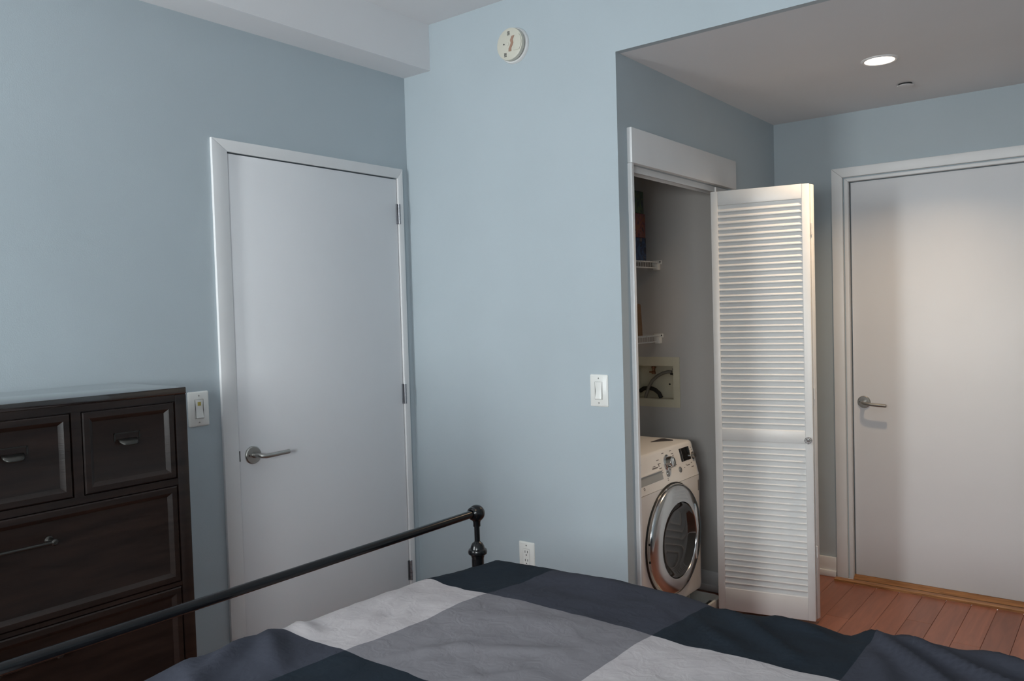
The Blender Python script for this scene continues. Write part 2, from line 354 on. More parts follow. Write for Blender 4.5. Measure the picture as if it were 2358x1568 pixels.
for z in (1.876, 1.066, 0.258):
    h = nb()
    box(h, 0.0045, 0.0065, -0.083, -0.0735, z - 0.045, z + 0.045)
    for i in range(5):
        lathe(h, [(0, 0), (0.0062, 0), (0.0062, 0.0168), (0, 0.0168)], axis_m((0.0125, -0.0705, z - 0.045 + i * 0.018), (0, 0, 1)), 12)
    obj('hinge', h, 'hinge_steel', d1)
obj('latch_plate', boxb(0.0042, 0.0052, -0.9292, -0.9235, 0.895, 0.934), 'dark_slot', d1)
lever_handle(d1, (0.004, -0.8705, 0.912), math.radians(90), 0.0335, 0.125, 0.004)
# ------------------------------------------------------------------ door 2: entry door at the end of the hall
d2 = empty('door_2', (1.93, YD, 0), kind='structure', label='closed white entry door at the end of the short hall')
obj('leaf', boxb(1.484, 2.372, YD + 0.026, YD + 0.058, 0.020, 2.027, 0.0015), 'door_white', d2)
x0, x1, zt = 1.402, 2.452, 2.100
for P in ([(x0, 0), (1.455, 0), (1.455, 2.052), (x0, zt)], [(x0, zt), (1.455, 2.052), (2.399, 2.052), (x1, zt)], [(2.399, 0), (x1, 0), (x1, zt), (2.399, 2.052)]):
    obj('casing', prism(nb(), P, 'y', YD - 0.02, YD, 0.003), 'white_trim', d2)
for P in ([(1.4605, 0), (1.4785, 0), (1.4785, 2.031), (1.4605, 2.0465)], [(1.4605, 2.0465), (1.4785, 2.031), (2.378, 2.031), (2.394, 2.0465)], [(2.378, 0), (2.394, 0), (2.394, 2.0465), (2.378, 2.031)]):
    obj('door_stop', prism(nb(), P, 'y', YD - 0.006, YD + 0.03, 0.002), 'white_trim', d2)
lever_handle(d2, (1.535, YD + 0.026, 0.914), 0.0, 0.031, 0.118, -0.006)
th = empty('trim_2', (1.93, 1.62, 0), kind='structure', label='worn oak threshold strip under the entry door')
obj('front_strip', prism(nb(), [(1.566, 0.0), (1.603, 0.0), (1.603, 0.009), (1.598, 0.014), (1.571, 0.014), (1.566, 0.010)], 'x', 1.404, 2.452), 'oak_strip', th)
obj('groove', boxb(1.479, 2.378, 1.603, 1.648, 0.0, 0.003), 'oak_dirty', th, smooth=0)
obj('rear_strip', prism(nb(), [(1.640, 0.0), (1.71, 0.0), (1.71, 0.019), (1.668, 0.019), (1.640, 0.004)], 'x', 1.479, 2.378), 'oak_strip', th)

# ------------------------------------------------------------------ door 3: louvered bifold closet door, folded open
d3 = empty('door_3', (1.1, 0.93, 0), kind='structure', label='white louvered bifold closet door folded open in front of the laundry closet')
LL, LT, ST = 0.424, 0.028, 0.032
pitch = 0.0275
slat_src = None
def leaf(loc, rz, knob):
    global slat_src
    lf = empty('leaf', WM[d3].inverted() @ Vector(loc), rz, d3)
    Z0, Z1 = 0.022, 1.940
    for a, b in ((0, ST), (LL - ST, LL)): obj('stile', boxb(a, b, 0, LT, Z0, Z1, 0.0025), 'louver_white', lf, local=True)
    for a, b in ((Z0, 0.124), (0.808, 0.861), (1.877, Z1)): obj('rail', boxb(ST, LL - ST, 0.001, LT - 0.001, a, b, 0.0015), 'louver_white', lf, local=True)
    for za, zb in ((0.124, 0.808), (0.861, 1.877)):
        n = round((zb - za) / pitch); p = (zb - za) / n
        for i in range(n):
            if slat_src is None:
                h, t = 0.0175, 0.0028
                pf = [(0.0022, -h), (0.0068, -h - 0.001), (0.0240, h - 0.002), (0.0232, h), (0.0205, h), (0.0016, -h + 0.0035)]
                slat_src = obj('slat', prism(nb(), pf, 'x', ST - 0.0005, LL - ST + 0.0005), 'louver_white', lf, local=True, smooth=20)
                slat_src.location = (0, 0, za + (i + 0.5) * p)
            else: dup(slat_src, lf, (0, 0, za + (i + 0.5) * p))
    if knob:
        k = obj('knob', lathe(nb(), [(0.0, 0.0), (0.006, 0.0), (0.006, 0.012), (0.011, 0.016), (0.0165, 0.024), (0.0165, 0.029), (0.011, 0.036), (0, 0.038)], axis_m((LL - 0.018, 0, 0.826), (0, -1, 0)), 8), 'crystal', lf, local=True, smooth=5, label='small faceted clear glass knob')
        obj('knob_base', lathe(nb(), [(0, 0), (0.010, 0), (0.010, 0.003), (0.006, 0.005), (0.004, 0.02), (0.0, 0.021)], axis_m((LL - 0.018, 0, 0.826), (0, -1, 0)), 20), 'chrome', lf, local=True)
    obj('pivot_pin', lathe(nb(), [(0, 0), (0.0045, 0), (0.0045, 0.022), (0, 0.022)], axis_m((0.02, LT / 2, Z1), (0, 0, 1)), 12), 'white_trim', lf, local=True)
    return lf
leaf((1.1000, 0.8285, 0), math.atan2(0.0855, 0.4154), True)
leaf((1.0950, 1.0230, 0), math.atan2(0.9455 - 1.0230, 0.4165), False)
hb = nb()
for z in (0.30, 1.0, 1.72):
    lathe(hb, [(0, 0), (0.004, 0), (0.004, 0.05), (0, 0.05)], axis_m((1.5145, 0.9445, z), (0, 0, 1)), 10)
obj('hinge_pins', hb, 'louver_white', d3)

# ------------------------------------------------------------------ dresser
XF = 0.435; DY0, DY1 = -2.290, -1.376
dr = empty('dresser', (0.22, (DY0 + DY1) / 2, 0), label='tall dark espresso wood dresser against the left wall', cat='dresser')
obj('carcass', boxb(0.03, XF - 0.014, DY0 + 0.004, DY1 - 0.004, 0.07, 1.19), 'dresser_wood', dr, smooth=0)
obj('top', boxb(0.022, XF + 0.001, DY0, DY1, 1.2085, 1.229, 0.003), 'dresser_top_wood', dr)
obj('side_panel', boxb(0.024, XF, DY1 - 0.036, DY1, 0.0, 1.2085, 0.003), 'dresser_wood', dr)
obj('side_panel', boxb(0.024, XF, DY0, DY0 + 0.036, 0.0, 1.2085, 0.003), 'dresser_wood', dr)
iy0, iy1 = DY0 + 0.036, DY1 - 0.036
for z0, z1 in ((1.190, 1.2085), (0.9475, 0.966), (0.6535, 0.6645), (0.365, 0.376), (0.05, 0.088)):
    obj('rail', boxb(XF - 0.016, XF - 0.0008, iy0, iy1, z0, z1), 'dresser_wood', dr, smooth=0)
DIV = [(-1.700, -1.6755), (-1.9905, -1.966)]
for a, b in DIV: obj('divider', boxb(XF - 0.016, XF - 0.001, a, b, 0.966, 1.190), 'dresser_wood', dr, smooth=0)
def drawer_front(y0, y1, z0, z1):
    g = 0.0035; y0 += g; y1 -= g; z0 += g * .6; z1 -= g
    bm = nb(); rings = []
    for ins, x in ((0.0, XF - 0.012), (0.0, XF - 0.002), (0.003, XF + 0.001), (0.017, XF + 0.001), (0.020, XF - 0.001), (0.028, XF - 0.008), (0.032, XF - 0.009)):
        rings.append([bm.verts.new((x, y, z)) for y, z in ((y0 + ins, z0 + ins), (y1 - ins, z0 + ins), (y1 - ins, z1 - ins), (y0 + ins, z1 - ins))])
    for a, b in zip(rings, rings[1:]):
        for i in range(4): bm.faces.new((a[i], a[(i + 1) % 4], b[(i + 1) % 4], b[i]))
    bm.faces.new(rings[-1]); bm.faces.new(rings[0][::-1])
    return obj('drawer', bm, 'dresser_wood', dr, smooth=25)
def cup_pull(parent, y, z):
    xs = XF - 0.009; w = 0.036
    bm = nb()
    for a in ((xs, xs + 0.003, y - w, y - w + 0.0025, z - 0.006, z + 0.016), (xs, xs + 0.003, y + w - 0.0025, y + w, z - 0.006, z + 0.016), (xs, xs + 0.003, y - w, y + w, z + 0.0135, z + 0.016)): box(bm, *a)
    rows = []
    nu, nv = 14, 7
    for i in range(nu + 1):
        u = -1 + 2 * i / nu; sc = max(0.12, (1 - abs(u) ** 4)) ** 0.5
        rows.append([bm.verts.new((xs + 0.001 + 0.022 * sc * math.sin(j / nv * math.pi / 2) , y + u * (w - 0.004) * (0.80 + 0.0 * j), z - 0.002 - 0.016 * sc * (1 - math.cos(j / nv * math.pi / 2)) - 0.001)) for j in range(nv + 1)])
    for a, b in zip(rows, rows[1:]):
        for j in range(nv): bm.faces.new((a[j], b[j], b[j + 1], a[j + 1]))
    ob = obj('pull', bm, 'pewter', parent, smooth=50)
    m = ob.modifiers.new('thick', 'SOLIDIFY'); m.thickness = 0.002
    return ob
def bar_pull(parent, y, z, half=0.071):
    xs = XF - 0.009; bm = nb()
    for s in (-1, 1):
        lathe(bm, [(0, 0), (0.0115, 0), (0.0115, 0.003), (0.008, 0.006), (0.0055, 0.012), (0.0055, 0.027), (0.0085, 0.030), (0.0085, 0.037), (0.005, 0.041), (0, 0.0415)], axis_m((xs, y + s * half, z), (1, 0, 0)), 18)
    tube(bm, [(xs + 0.033, y - half - 0.004, z), (xs + 0.033, y + half + 0.004, z)], 0.0045, 12)
    return obj('pull', bm, 'pewter', parent)
cols = [(-1.6755, iy1), (DIV[1][1], DIV[0][0]), (iy0, DIV[1][0])]
for (a, b) in cols:
    d = drawer_front(a, b, 0.966, 1.190); cup_pull(d, (a + b) / 2 - 0.008, 1.103)
for z0, z1 in ((0.6645, 0.9475), (0.376, 0.6535), (0.088, 0.365)):
    d = drawer_front(iy0, iy1, z0, z1); bar_pull(d, -1.836, (z0 + z1) / 2 + 0.062)

# ------------------------------------------------------------------ bed: iron frame, mattress, comforter
RX, RZ, RY0, RY1 = 1.154, 0.8549, -2.46, -0.928
bed = empty('bed_frame', (2.2, (RY0 + RY1) / 2, 0), label='black iron bed frame with a slim tubular footboard rail', cat='bed')
obj('footboard_rail', tube(nb(), [(RX, RY0, RZ), (RX, RY1, RZ)], 0.0108, 18), 'black_iron', bed)
def post(y, s):
    p = obj('post', lathe(nb(), [(0, 0), (0.021, 0.0), (0.021, 0.01), (0.0175, 0.014), (0.0175, 0.737), (0, 0.737)], Matrix.Translation((RX, y, 0)), 24), 'black_iron', bed)
    obj('finial', lathe(nb(), [(0.0175, 0.725), (0.020, 0.734), (0.0265, 0.738), (0.0275, 0.744), (0.0255, 0.750), (0.021, 0.753), (0.019, 0.760), (0.0155, 0.767), (0.0095, 0.7715), (0.0078, 0.7735), (0.0078, 0.815), (0.0105, 0.816), (0.0105, 0.828), (0.0125, 0.833), (0.0125, RZ)], Matrix.Translation((RX, y, 0)), 24), 'black_iron', p)
    b = lathe(nb(), [(0, -0.024)] + [(0.024 * math.sin(a), -0.024 * math.cos(a)) for a in [math.pi * i / 14 for i in range(1, 14)]] + [(0, 0.024)], Matrix.Translation((RX, y, RZ - 0.002)), 24)
    lathe(b, [(0.0108, -0.012), (0.0165, -0.012), (0.018, -0.006), (0.018, 0.004), (0.013, 0.008)], axis_m((RX, y - s * 0.016, RZ), (0, -s, 0)), 20)
    obj('ball_joint', b, 'black_iron', p)
post(RY1, 1); post(RY0, -1)
obj('lower_rail', tube(nb(), [(RX, RY0, 0.34), (RX, RY1, 0.34)], 0.010, 14), 'black_iron', bed)
for y in (RY0, RY1): obj('side_rail', boxb(RX + 0.01, 3.25, y - 0.012, y + 0.012, 0.28, 0.33, 0.003), 'black_iron', bed)
for y in (RY0, RY1): obj('head_post', lathe(nb(), [(0, 0), (0.0175, 0), (0.0175, 1.1), (0.02, 1.12), (0, 1.14)], Matrix.Translation((3.27, y, 0)), 20), 'black_iron', bed)
obj('headboard_rail', tube(nb(), [(3.27, RY0, 1.08), (3.27, RY1, 1.08)], 0.0108, 14), 'black_iron', bed)
for i in range(7):
    x = 1.35 + i * 0.29
    obj('cross_slat', boxb(x, x + 0.07, RY0 + 0.012, RY1 - 0.012, 0.305, 0.325, 0.002), 'black_iron', bed)
MX0, MX1, MY0, MY1, MZ = 1.235, 3.22, -2.43, -0.965, 0.66
obj('mattress', boxb(MX0, MX1, MY0, MY1, 0.325, MZ, 0.05, 4), 'mattress_ticking', label='thick pale mattress under the checked comforter', cat='mattress')
# comforter: a draped surface in flat cloth coordinates (s along x, t along y)
GX = [1.03, 1.432, 1.862, 2.225, 2.64, 3.06, 3.24]; GY = [-2.9, -2.50, -2.075, -1.648, -1.222, -0.60]
def axis_pts(lines, step):
    out = []
    for a, b in zip(lines, lines[1:]):
        n = max(1, round((b - a) / step)); out += [a + (b - a) * i / n for i in range(n)]
    return out + [lines[-1]]
def fold(v, e, sgn, R):
    """cloth coordinate v runs past the bed edge e: returns position and drop"""
    d = (v - (e - sgn * R)) * sgn
    if d <= 0: return v, 0.0
    arc = R * math.pi / 2
    if d < arc:
        a = d / R; return e - sgn * R + sgn * R * math.sin(a), R * (1 - math.cos(a))
    return e + sgn * 0.02 * min(1, (d - arc) / 0.2), R + (d - arc)
def sst(a, b, x):
    t = min(1, max(0, (x - a) / (b - a))); return t * t * (3 - 2 * t)
FOLDS = [  # crease lines on the cloth: x0,y0,x1,y1,width,height
    (2.19, -0.93, 2.42, -1.20, 0.018, 0.014), (2.27, -0.95, 2.55, -1.16, 0.016, 0.012), (2.22, -1.02, 2.36, -1.34, 0.02, 0.008), (2.40, -0.93, 2.62, -1.10, 0.02, 0.010),
    (1.90, -0.95, 2.13, -1.16, 0.018, 0.010), (1.88, -1.06, 2.04, -1.20, 0.014, 0.006), (2.02, -0.95, 2.16, -1.02, 0.016, 0.006),
    (1.20, -1.66, 1.40, -1.78, 0.020, 0.010), (1.22, -1.72, 1.36, -1.92, 0.018, 0.010), (1.18, -1.60, 1.30, -1.62, 0.016, 0.006), (1.24, -1.86, 1.42, -1.96, 0.02, 0.008),
    (1.26, -1.30, 1.34, -1.52, 0.014, 0.003), (1.34, -1.36, 1.40, -1.50, 0.012, 0.003), (1.60, -1.50, 1.78, -1.40, 0.016, 0.004), (1.52, -1.62, 1.62, -1.44, 0.014, 0.004), (1.66, -1.66, 1.76, -1.52, 0.02, 0.004)]
def bump(x, y):
    z = 0.0
    for x0, y0, x1, y1, w, h in FOLDS:
        dx, dy = x1 - x0, y1 - y0; L2 = dx * dx + dy * dy
        t = ((x - x0) * dx + (y - y0) * dy) / L2
        tc = min(1, max(0, t)); d2 = (x - x0 - tc * dx) ** 2 + (y - y0 - tc * dy) ** 2
        z += 1.5 * h * math.exp(-d2 / (w * w)) * (0.3 + 0.7 * math.sin(math.pi * min(1, max(0, 0.1 + 0.8 * tc))))
    z += 0.010 * noise.noise(Vector((x * 2.6, y * 2.6, 1.3)))
    z += 0.0060 * noise.noise(Vector((x * 8, y * 8, 4.1))) + 0.0034 * (0.5 - abs(noise.noise(Vector((x * 13 + y * 5 + 3, y * 11 - x * 4, 7.7))))) + 0.0016 * noise.noise(Vector((x * 34, y * 30, 2.2)))
    return z
ss = axis_pts(GX, 0.014); ts = axis_pts(GY, 0.014)
bm = nb(); grid = []
for s_ in ss:
    row = []
    for t_ in ts:
        x, dx = fold(s_, 1.178, -1, 0.085)
        dx = min(dx, 0.32)
        y, dyy = fold(t_, -0.885, 1, 0.09)
        if t_ < -1.7:
            y, dyy = fold(t_, -2.52, -1, 0.09)
        top = 0.772 - 0.020 * sst(-1.35, -1.0, y) - 0.018 * math.exp(-((x - 1.14) / 0.10) ** 2 - ((y + 0.90) / 0.14) ** 2) - 0.014 * math.exp(-((x - 1.90) / 0.07) ** 2 - ((y + 0.95) / 0.09) ** 2) - 0.012 * math.exp(-((x - 2.17) / 0.04) ** 2 - ((y + 0.95) / 0.09) ** 2) + 0.012 * math.exp(-((y + 1.85) / 0.15) ** 2)
        # draped hems wave a little
        if dyy > 0.09: y += (0.012 * math.sin(s_ * 19) + 0.010 * math.sin(s_ * 7.3 + 1)) * min(1, (dyy - 0.09) / 0.2) * (1 if t_ > -1.7 else -1)
        if dx > 0.09: x -= 0.0
        z = top + bump(s_, t_) - max(dx, dyy) - 0.25 * min(dx, dyy)
        row.append(bm.verts.new((x, y, z)))
    grid.append(row)
PAL = {(0, 4): 0, (1, 4): 1, (2, 4): 0, (3, 4): 1, (4, 4): 0, (5, 4): 1, (0, 3): 3, (1, 3): 2, (2, 3): 3, (3, 3): 2, (4, 3): 3, (5, 3): 2, (0, 2): 1, (1, 2): 0, (2, 2): 1, (3, 2): 0, (4, 2): 1, (5, 2): 0}
def cell(v, L):
    for i in range(len(L) - 1):
        if v < L[i + 1]: return i
    return len(L) - 2
for i in range(len(ss) - 1):
    for j in range(len(ts) - 1):
        f = bm.faces.new((grid[i][j], grid[i + 1][j], grid[i + 1][j + 1], grid[i][j + 1]))
        ci, cj = cell((ss[i] + ss[i + 1]) / 2, GX), cell((ts[j] + ts[j + 1]) / 2, GY)
        r = {4: 4, 3: 3, 2: 2, 1: 3, 0: 4}[cj]
        f.material_index = PAL[(ci, r)]
cf = obj('comforter', bm, ['cloth_navy', 'cloth_slate', 'cloth_grey', 'cloth_light'], smooth=80, label='comforter with large navy, slate, grey and pale squares on the bed', cat='comforter')
mod = cf.modifiers.new('thick', 'SOLIDIFY'); mod.thickness = 0.012; mod.offset = -1

# ------------------------------------------------------------------ washing machine
WY0, WY1, WC = 0.245, 0.845, 0.552
wm = empty('washing_machine', (0.7, WC, 0.012), label='white front-loading washing machine with a chrome porthole door in the closet', cat='washing machine')
body = prism(nb(), [(0.42, 0.04), (0.950, 0.04), (0.952, 0.090), (0.995, 0.094), (1.007, 0.104), (1.012, 0.125), (1.012, 0.6385), (0.42, 0.6385)], 'y', WY0, WY1, 0.010, 3)
obj('body', body, 'washer_white', wm)
pan = prism(nb(), [(0.42, 0.6405), (1.012, 0.6405), (1.0095, 0.650), (0.976, 0.783), (0.971, 0.792), (0.961, 0.797), (0.42, 0.797)], 'y', WY0, WY1, 0.010, 3)
cp = obj('control_panel', pan, 'washer_white', wm)
for x in (0.50, 0.94):
    for y in (WY0 + 0.05, WY1 - 0.05): obj('foot', lathe(nb(), [(0, 0.012), (0.02, 0.012), (0.02, 0.03), (0.012, 0.041)], Matrix.Translation((x, y, 0)), 14), 'black_rubber', wm)
obj('kick_panel', boxb(0.9525, 0.958, WY0 + 0.015, WY1 - 0.03, 0.042, 0.089, 0.001), 'washer_recess', wm)
def px_(z): return 1.0095 - (z - 0.650) * (1.0095 - 0.976) / (0.783 - 0.650)
PN = Vector((0.133, 0, 0.0335)).normalized()
def pm(y, z, off=0.0):
    """frame on the sloped control panel: local Z = outward, local X = along +y, local Y = up the slope"""
    n = PN; yv = Vector((0, 1, 0)); upv = n.cross(yv)
    o_ = Vector((px_(z), y, z)) + n * off
    return Matrix(((yv.x, upv.x, n.x, o_.x), (yv.y, upv.y, n.y, o_.y), (yv.z, upv.z, n.z, o_.z), (0, 0, 0, 1)))
def pbox(bm, y, z, w, h, d, off=0.0, bev=0.0):
    b = boxb(-w / 2, w / 2, -h / 2, h / 2, 0, d, bev); b.transform(pm(y, z, off))
    t = bpy.data.meshes.new('t'); b.to_mesh(t); b.free(); bm.from_mesh(t); bpy.data.meshes.remove(t); return bm
dz, dy = 0.735, 0.567
dl = obj('dial', lathe(nb(), [(0, 0.0), (0.0355, 0.0), (0.0355, 0.003), (0.031, 0.006), (0.027, 0.004), (0.026, 0.006), (0.0255, 0.024), (0.023, 0.030), (0.014, 0.033), (0, 0.034)], pm(dy, dz), 36), 'chrome', cp)
obj('dial_grip', pbox(nb(), dy, dz, 0.008, 0.044, 0.004, 0.032, 0.001), 'nickel', dl)
obj('display', pbox(nb(), 0.748, 0.7455, 0.098, 0.060, 0.0015, 0.0, 0.0004), 'lcd_black', cp)
obj('display_line', pbox(nb(), 0.716, 0.7455, 0.002, 0.056, 0.0006, 0.0015), 'print_grey', cp)
k2 = obj('selector_knob', lathe(nb(), [(0, 0), (0.018, 0), (0.018, 0.002), (0.013, 0.003), (0.012, 0.013), (0, 0.014)], pm(0.820, 0.728), 24), 'nickel', cp)
for y, z in ((0.549, 0.690), (0.668, 0.688)):
    obj('button', lathe(nb(), [(0, 0), (0.0135, 0), (0.0135, 0.002), (0.010, 0.003), (0.009, 0.005), (0, 0.0055)], pm(y, z), 24), 'nickel', cp)
pr = nb()
for y, z, w in ((0.487, 0.758, .022), (0.493, 0.742, .026), (0.497, 0.722, .024), (0.503, 0.702, .016), (0.543, 0.779, .02), (0.618, 0.779, .018), (0.628, 0.765, .02), (0.634, 0.757, .012), (0.640, 0.735, .012), (0.640, 0.715, .012), (0.715, 0.690, .008), (0.755, 0.695, .034), (0.790, 0.700, .010), (0.795, 0.682, .024), (0.735, 0.700, .006), (0.818, 0.765, .006), (0.800, 0.752, .006), (0.822, 0.755, .005), (0.540, 0.664, .010), (0.540, 0.671, .008)):
    pbox(pr, y, z, w, 0.0035, 0.0004)
pbox(pr, 0.450, 0.730, 0.050, 0.006, 0.0004); pbox(pr, 0.444, 0.7375, 0.024, 0.003, 0.0004); pbox(pr, 0.487, 0.737, 0.006, 0.014, 0.0004); pbox(pr, 0.338, 0.765, 0.004, 0.012, 0.0004)
obj('printed_marks', pr, 'print_grey', cp, smooth=0, kind='stuff', label='tiny grey printed programme names and symbols')
# detergent drawer handle recess
rc = nb(); z0, z1, y0, y1 = 0.676, 0.712, 0.262, 0.500
obj('detergent_recess', pbox(pbox(nb(), 0.381, 0.694, 0.238, 0.038, 0.0008), 0.381, 0.711, 0.238, 0.005, 0.004), 'washer_recess', cp, smooth=0)
obj('detergent_lip', pbox(nb(), 0.381, 0.7145, 0.244, 0.005, 0.007, 0.0, 0.001), 'washer_white', cp)
obj('emblem', lathe(nb(), [(0.0035, 0), (0.0035, 0.0006), (0.0065, 0.0006), (0.0065, 0)], pm(0.322, 0.664), 20), 'print_grey', cp)
# porthole
MZc = 0.403
PM = axis_m((1.012, WC, MZc), (1, 0, 0))
do = obj('porthole_ring', lathe(nb(), [(0.236, -0.002), (0.243, 0.0), (0.243, 0.012), (0.240, 0.022), (0.232, 0.029), (0.220, 0.031), (0.172, 0.040), (0.166, 0.039), (0.163, 0.033), (0.161, 0.0)], PM, 72), 'chrome_brushed', wm)
obj('gasket', lathe(nb(), [(0.236, 0.0), (0.248, 0.0), (0.249, 0.003), (0.246, 0.006), (0.236, 0.006)], PM, 72), 'black_rubber', do)
obj('drum_bowl', lathe(nb(), [(0.160, 0.001), (0.150, -0.0005), (0.0, -0.0008)], PM, 48), 'lcd_black', do)
obj('glass_bowl', lathe(nb(), [(0.162, 0.036), (0.150, 0.030), (0.140, 0.020), (0.120, 0.012), (0.080, 0.008), (0.0, 0.006)], PM, 56), 'dark_glass', do)
hm = prism(nb(), [(0.150, 0.115), (0.215, 0.065), (0.232, 0.0), (0.222, -0.060), (0.168, -0.095), (0.180, 0.0)], 'z', 0.030, 0.045, 0.004)
hm.transform(axis_m((1.012, WC, MZc), (1, 0, 0)) @ Matrix.Identity(4))
bm = nb()
pts = [(WC + 0.205 * math.cos(a), MZc + 0.205 * math.sin(a)) for a in [math.radians(-38 + 76 * i / 12) for i in range(13)]] + [(WC + 0.170 * math.cos(a), MZc + 0.170 * math.sin(a)) for a in [math.radians(30 - 60 * i / 10) for i in range(11)]]
hm.free()
prism(bm, pts, 'x', 1.040, 1.0515, 0.003, 2)
obj('door_handle', bm, 'chrome', do)
for ang in (172, 190):
    a = math.radians(ang)
    obj('ring_screw', lathe(nb(), [(0, 0.0), (0.005, 0.0), (0.005, 0.002), (0, 0.002)], axis_m((1.029, WC + 0.2425 * math.cos(a), MZc + 0.2425 * math.sin(a)), (0, -1, 0)), 10), 'dark_slot', do)
obj('rating_label', boxb(1.0122, 1.0128, 0.822, 0.832, 0.565, 0.615), 'print_grey', wm, smooth=0, label='narrow dark grey label strip')
bm = prism(nb(), [(0.842, 0.690), (0.838, 0.800), (0.850, 0.812), (0.905, 0.790), (0.912, 0.778)], 'z', 0.7972, 0.7992)
obj('fabric_scrap', bm, 'grey_patch', smooth=0, label='flat dark grey triangular scrap on top of the washing machine', cat='scrap')
# drain pan and rod
PX0, PX1, PY0, PY1, PH, R = 0.36, 1.088, 0.14, 0.905, 0.058, 0.05
def rrect(x0, x1, y0, y1, r, n=6):
    out = []
    for cx, cy, a0 in ((x1 - r, y1 - r, 0), (x0 + r, y1 - r, 90), (x0 + r, y0 + r, 180), (x1 - r, y0 + r, 270)):
        for i in range(n + 1):
            a = math.radians(a0 + 90 * i / n); out.append((cx + r * math.cos(a), cy + r * math.sin(a)))
    return out
bm = nb(); rings = []
for ins, z in ((0.006, 0.0), (0.0, 0.05), (0.0, PH), (0.012, PH), (0.016, 0.05), (0.02, 0.010)):
    rings.append([bm.verts.new((x, y, z)) for x, y in rrect(PX0 + ins, PX1 - ins, PY0 + ins, PY1 - ins, R - ins * .5)])
n = len(rings[0])
for a, b in zip(rings, rings[1:]):
    for i in range(n): bm.faces.new((a[i], a[(i + 1) % n], b[(i + 1) % n], b[i]))
bm.faces.new(rings[0][::-1]); bm.faces.new(rings[-1])
bmesh.ops.recalc_face_normals(bm, faces=bm.faces[:])
obj('drain_pan', bm, 'pan_white', label='shallow white drain pan under the washing machine', cat='drain pan')
obj('hose_end', tube(nb(), [(1.040, 0.70, 0.022), (1.041, 0.78, 0.024), (1.046, 0.86, 0.030), (1.047, 0.868, 0.031)], [0.0115, 0.0115, 0.0115, 0.008], 14), 'black_rubber', label='short black rubber hose end lying in the white drain pan', cat='hose')

# ------------------------------------------------------------------ closet shelves and what lies on them
def wire_shelf(z, label):
    sh = empty('wire_shelf', (0.5, 0.6, z), label=label, cat='shelf', group='wire shelves in the closet')
    XL = 0.690
    bm = nb()
    for x, zz, r in ((XL, z, 0.0032), (XL, z - 0.030, 0.0032), (0.305, z, 0.003), (0.50, z - 0.004, 0.003)): tube(bm, [(x, 0.09, zz), (x, 1.088, zz)], r, 6)
    obj('long_wires', bm, 'wire_white', sh)
    bm = nb(); y = 0.10
    while y < 1.085:
        tube(bm, [(0.305, y, z + 0.004), (XL - 0.002, y, z + 0.004), (XL + 0.003, y, z), (XL + 0.003, y, z - 0.030)], 0.0013, 4, False); y += 0.0252
    obj('cross_wires', bm, 'wire_white', sh, kind='stuff')
    bk = obj('end_bracket', boxb(XL - 0.016, XL + 0.012, 1.070, 1.0995, z - 0.040, z - 0.008, 0.003), 'plate_ivory', sh)
    obj('bracket_tab', boxb(XL - 0.03, XL + 0.02, 1.092, 1.0995, z - 0.010, z + 0.010, 0.002), 'plate_ivory', bk)
    obj('screw', lathe(nb(), [(0, 0), (0.004, 0), (0.003, 0.002), (0, 0.002)], axis_m((XL + 0.013, 1.092, z + 0.001), (0, -1, 0)), 10), 'dark_slot', bk)
wire_shelf(1.655, 'upper white wire shelf carrying the stack of bright boxes')
wire_shelf(1.279, 'lower white wire shelf carrying the cardboard box')
def carton(name, mat, x0, x1, y0, y1, z0, z1, label, cat='box', group=None):
    r = empty(name, ((x0 + x1) / 2, (y0 + y1) / 2, z0), label=label, cat=cat, group=group)
    obj('carton_body', boxb(x0, x1, y0, y1, z0, z1, 0.0015), mat, r)
    obj('lid_flap', boxb(x0 + 0.002, x1 - 0.001, y0 + 0.002, (y0 + y1) / 2, z1, z1 + 0.0012), mat, r, smooth=0)
    return r
carton('printed_box', 'print_blue', 0.45, 0.668, 0.78, 1.013, 1.6605, 1.775, 'dark blue printed box at the bottom of the upper shelf stack', group='printed boxes stacked on the upper shelf')
carton('printed_box', 'print_red', 0.45, 0.666, 0.782, 1.014, 1.7765, 1.896, 'red and orange printed box in the middle of the shelf stack', group='printed boxes stacked on the upper shelf')
carton('printed_box', 'print_green', 0.45, 0.664, 0.775, 1.004, 1.8975, 2.008, 'green printed box on top of the upper shelf stack', group='printed boxes stacked on the upper shelf')
bm = prism(nb(), [(0.74, 1.2845), (0.957, 1.2845), (0.955, 1.330), (0.943, 1.440), (0.925, 1.4445), (0.75, 1.4445)], 'x', 0.46, 0.668, 0.002)
cb = empty('cardboard_box', (0.56, 0.85, 1.2845), label='plain brown cardboard box on the lower wire shelf', cat='box')
obj('carton_body', bm, 'cardboard', cb)
obj('lid_flap', boxb(0.462, 0.666, 0.752, 0.84, 1.4447, 1.4465), 'cardboard', cb, smooth=0)
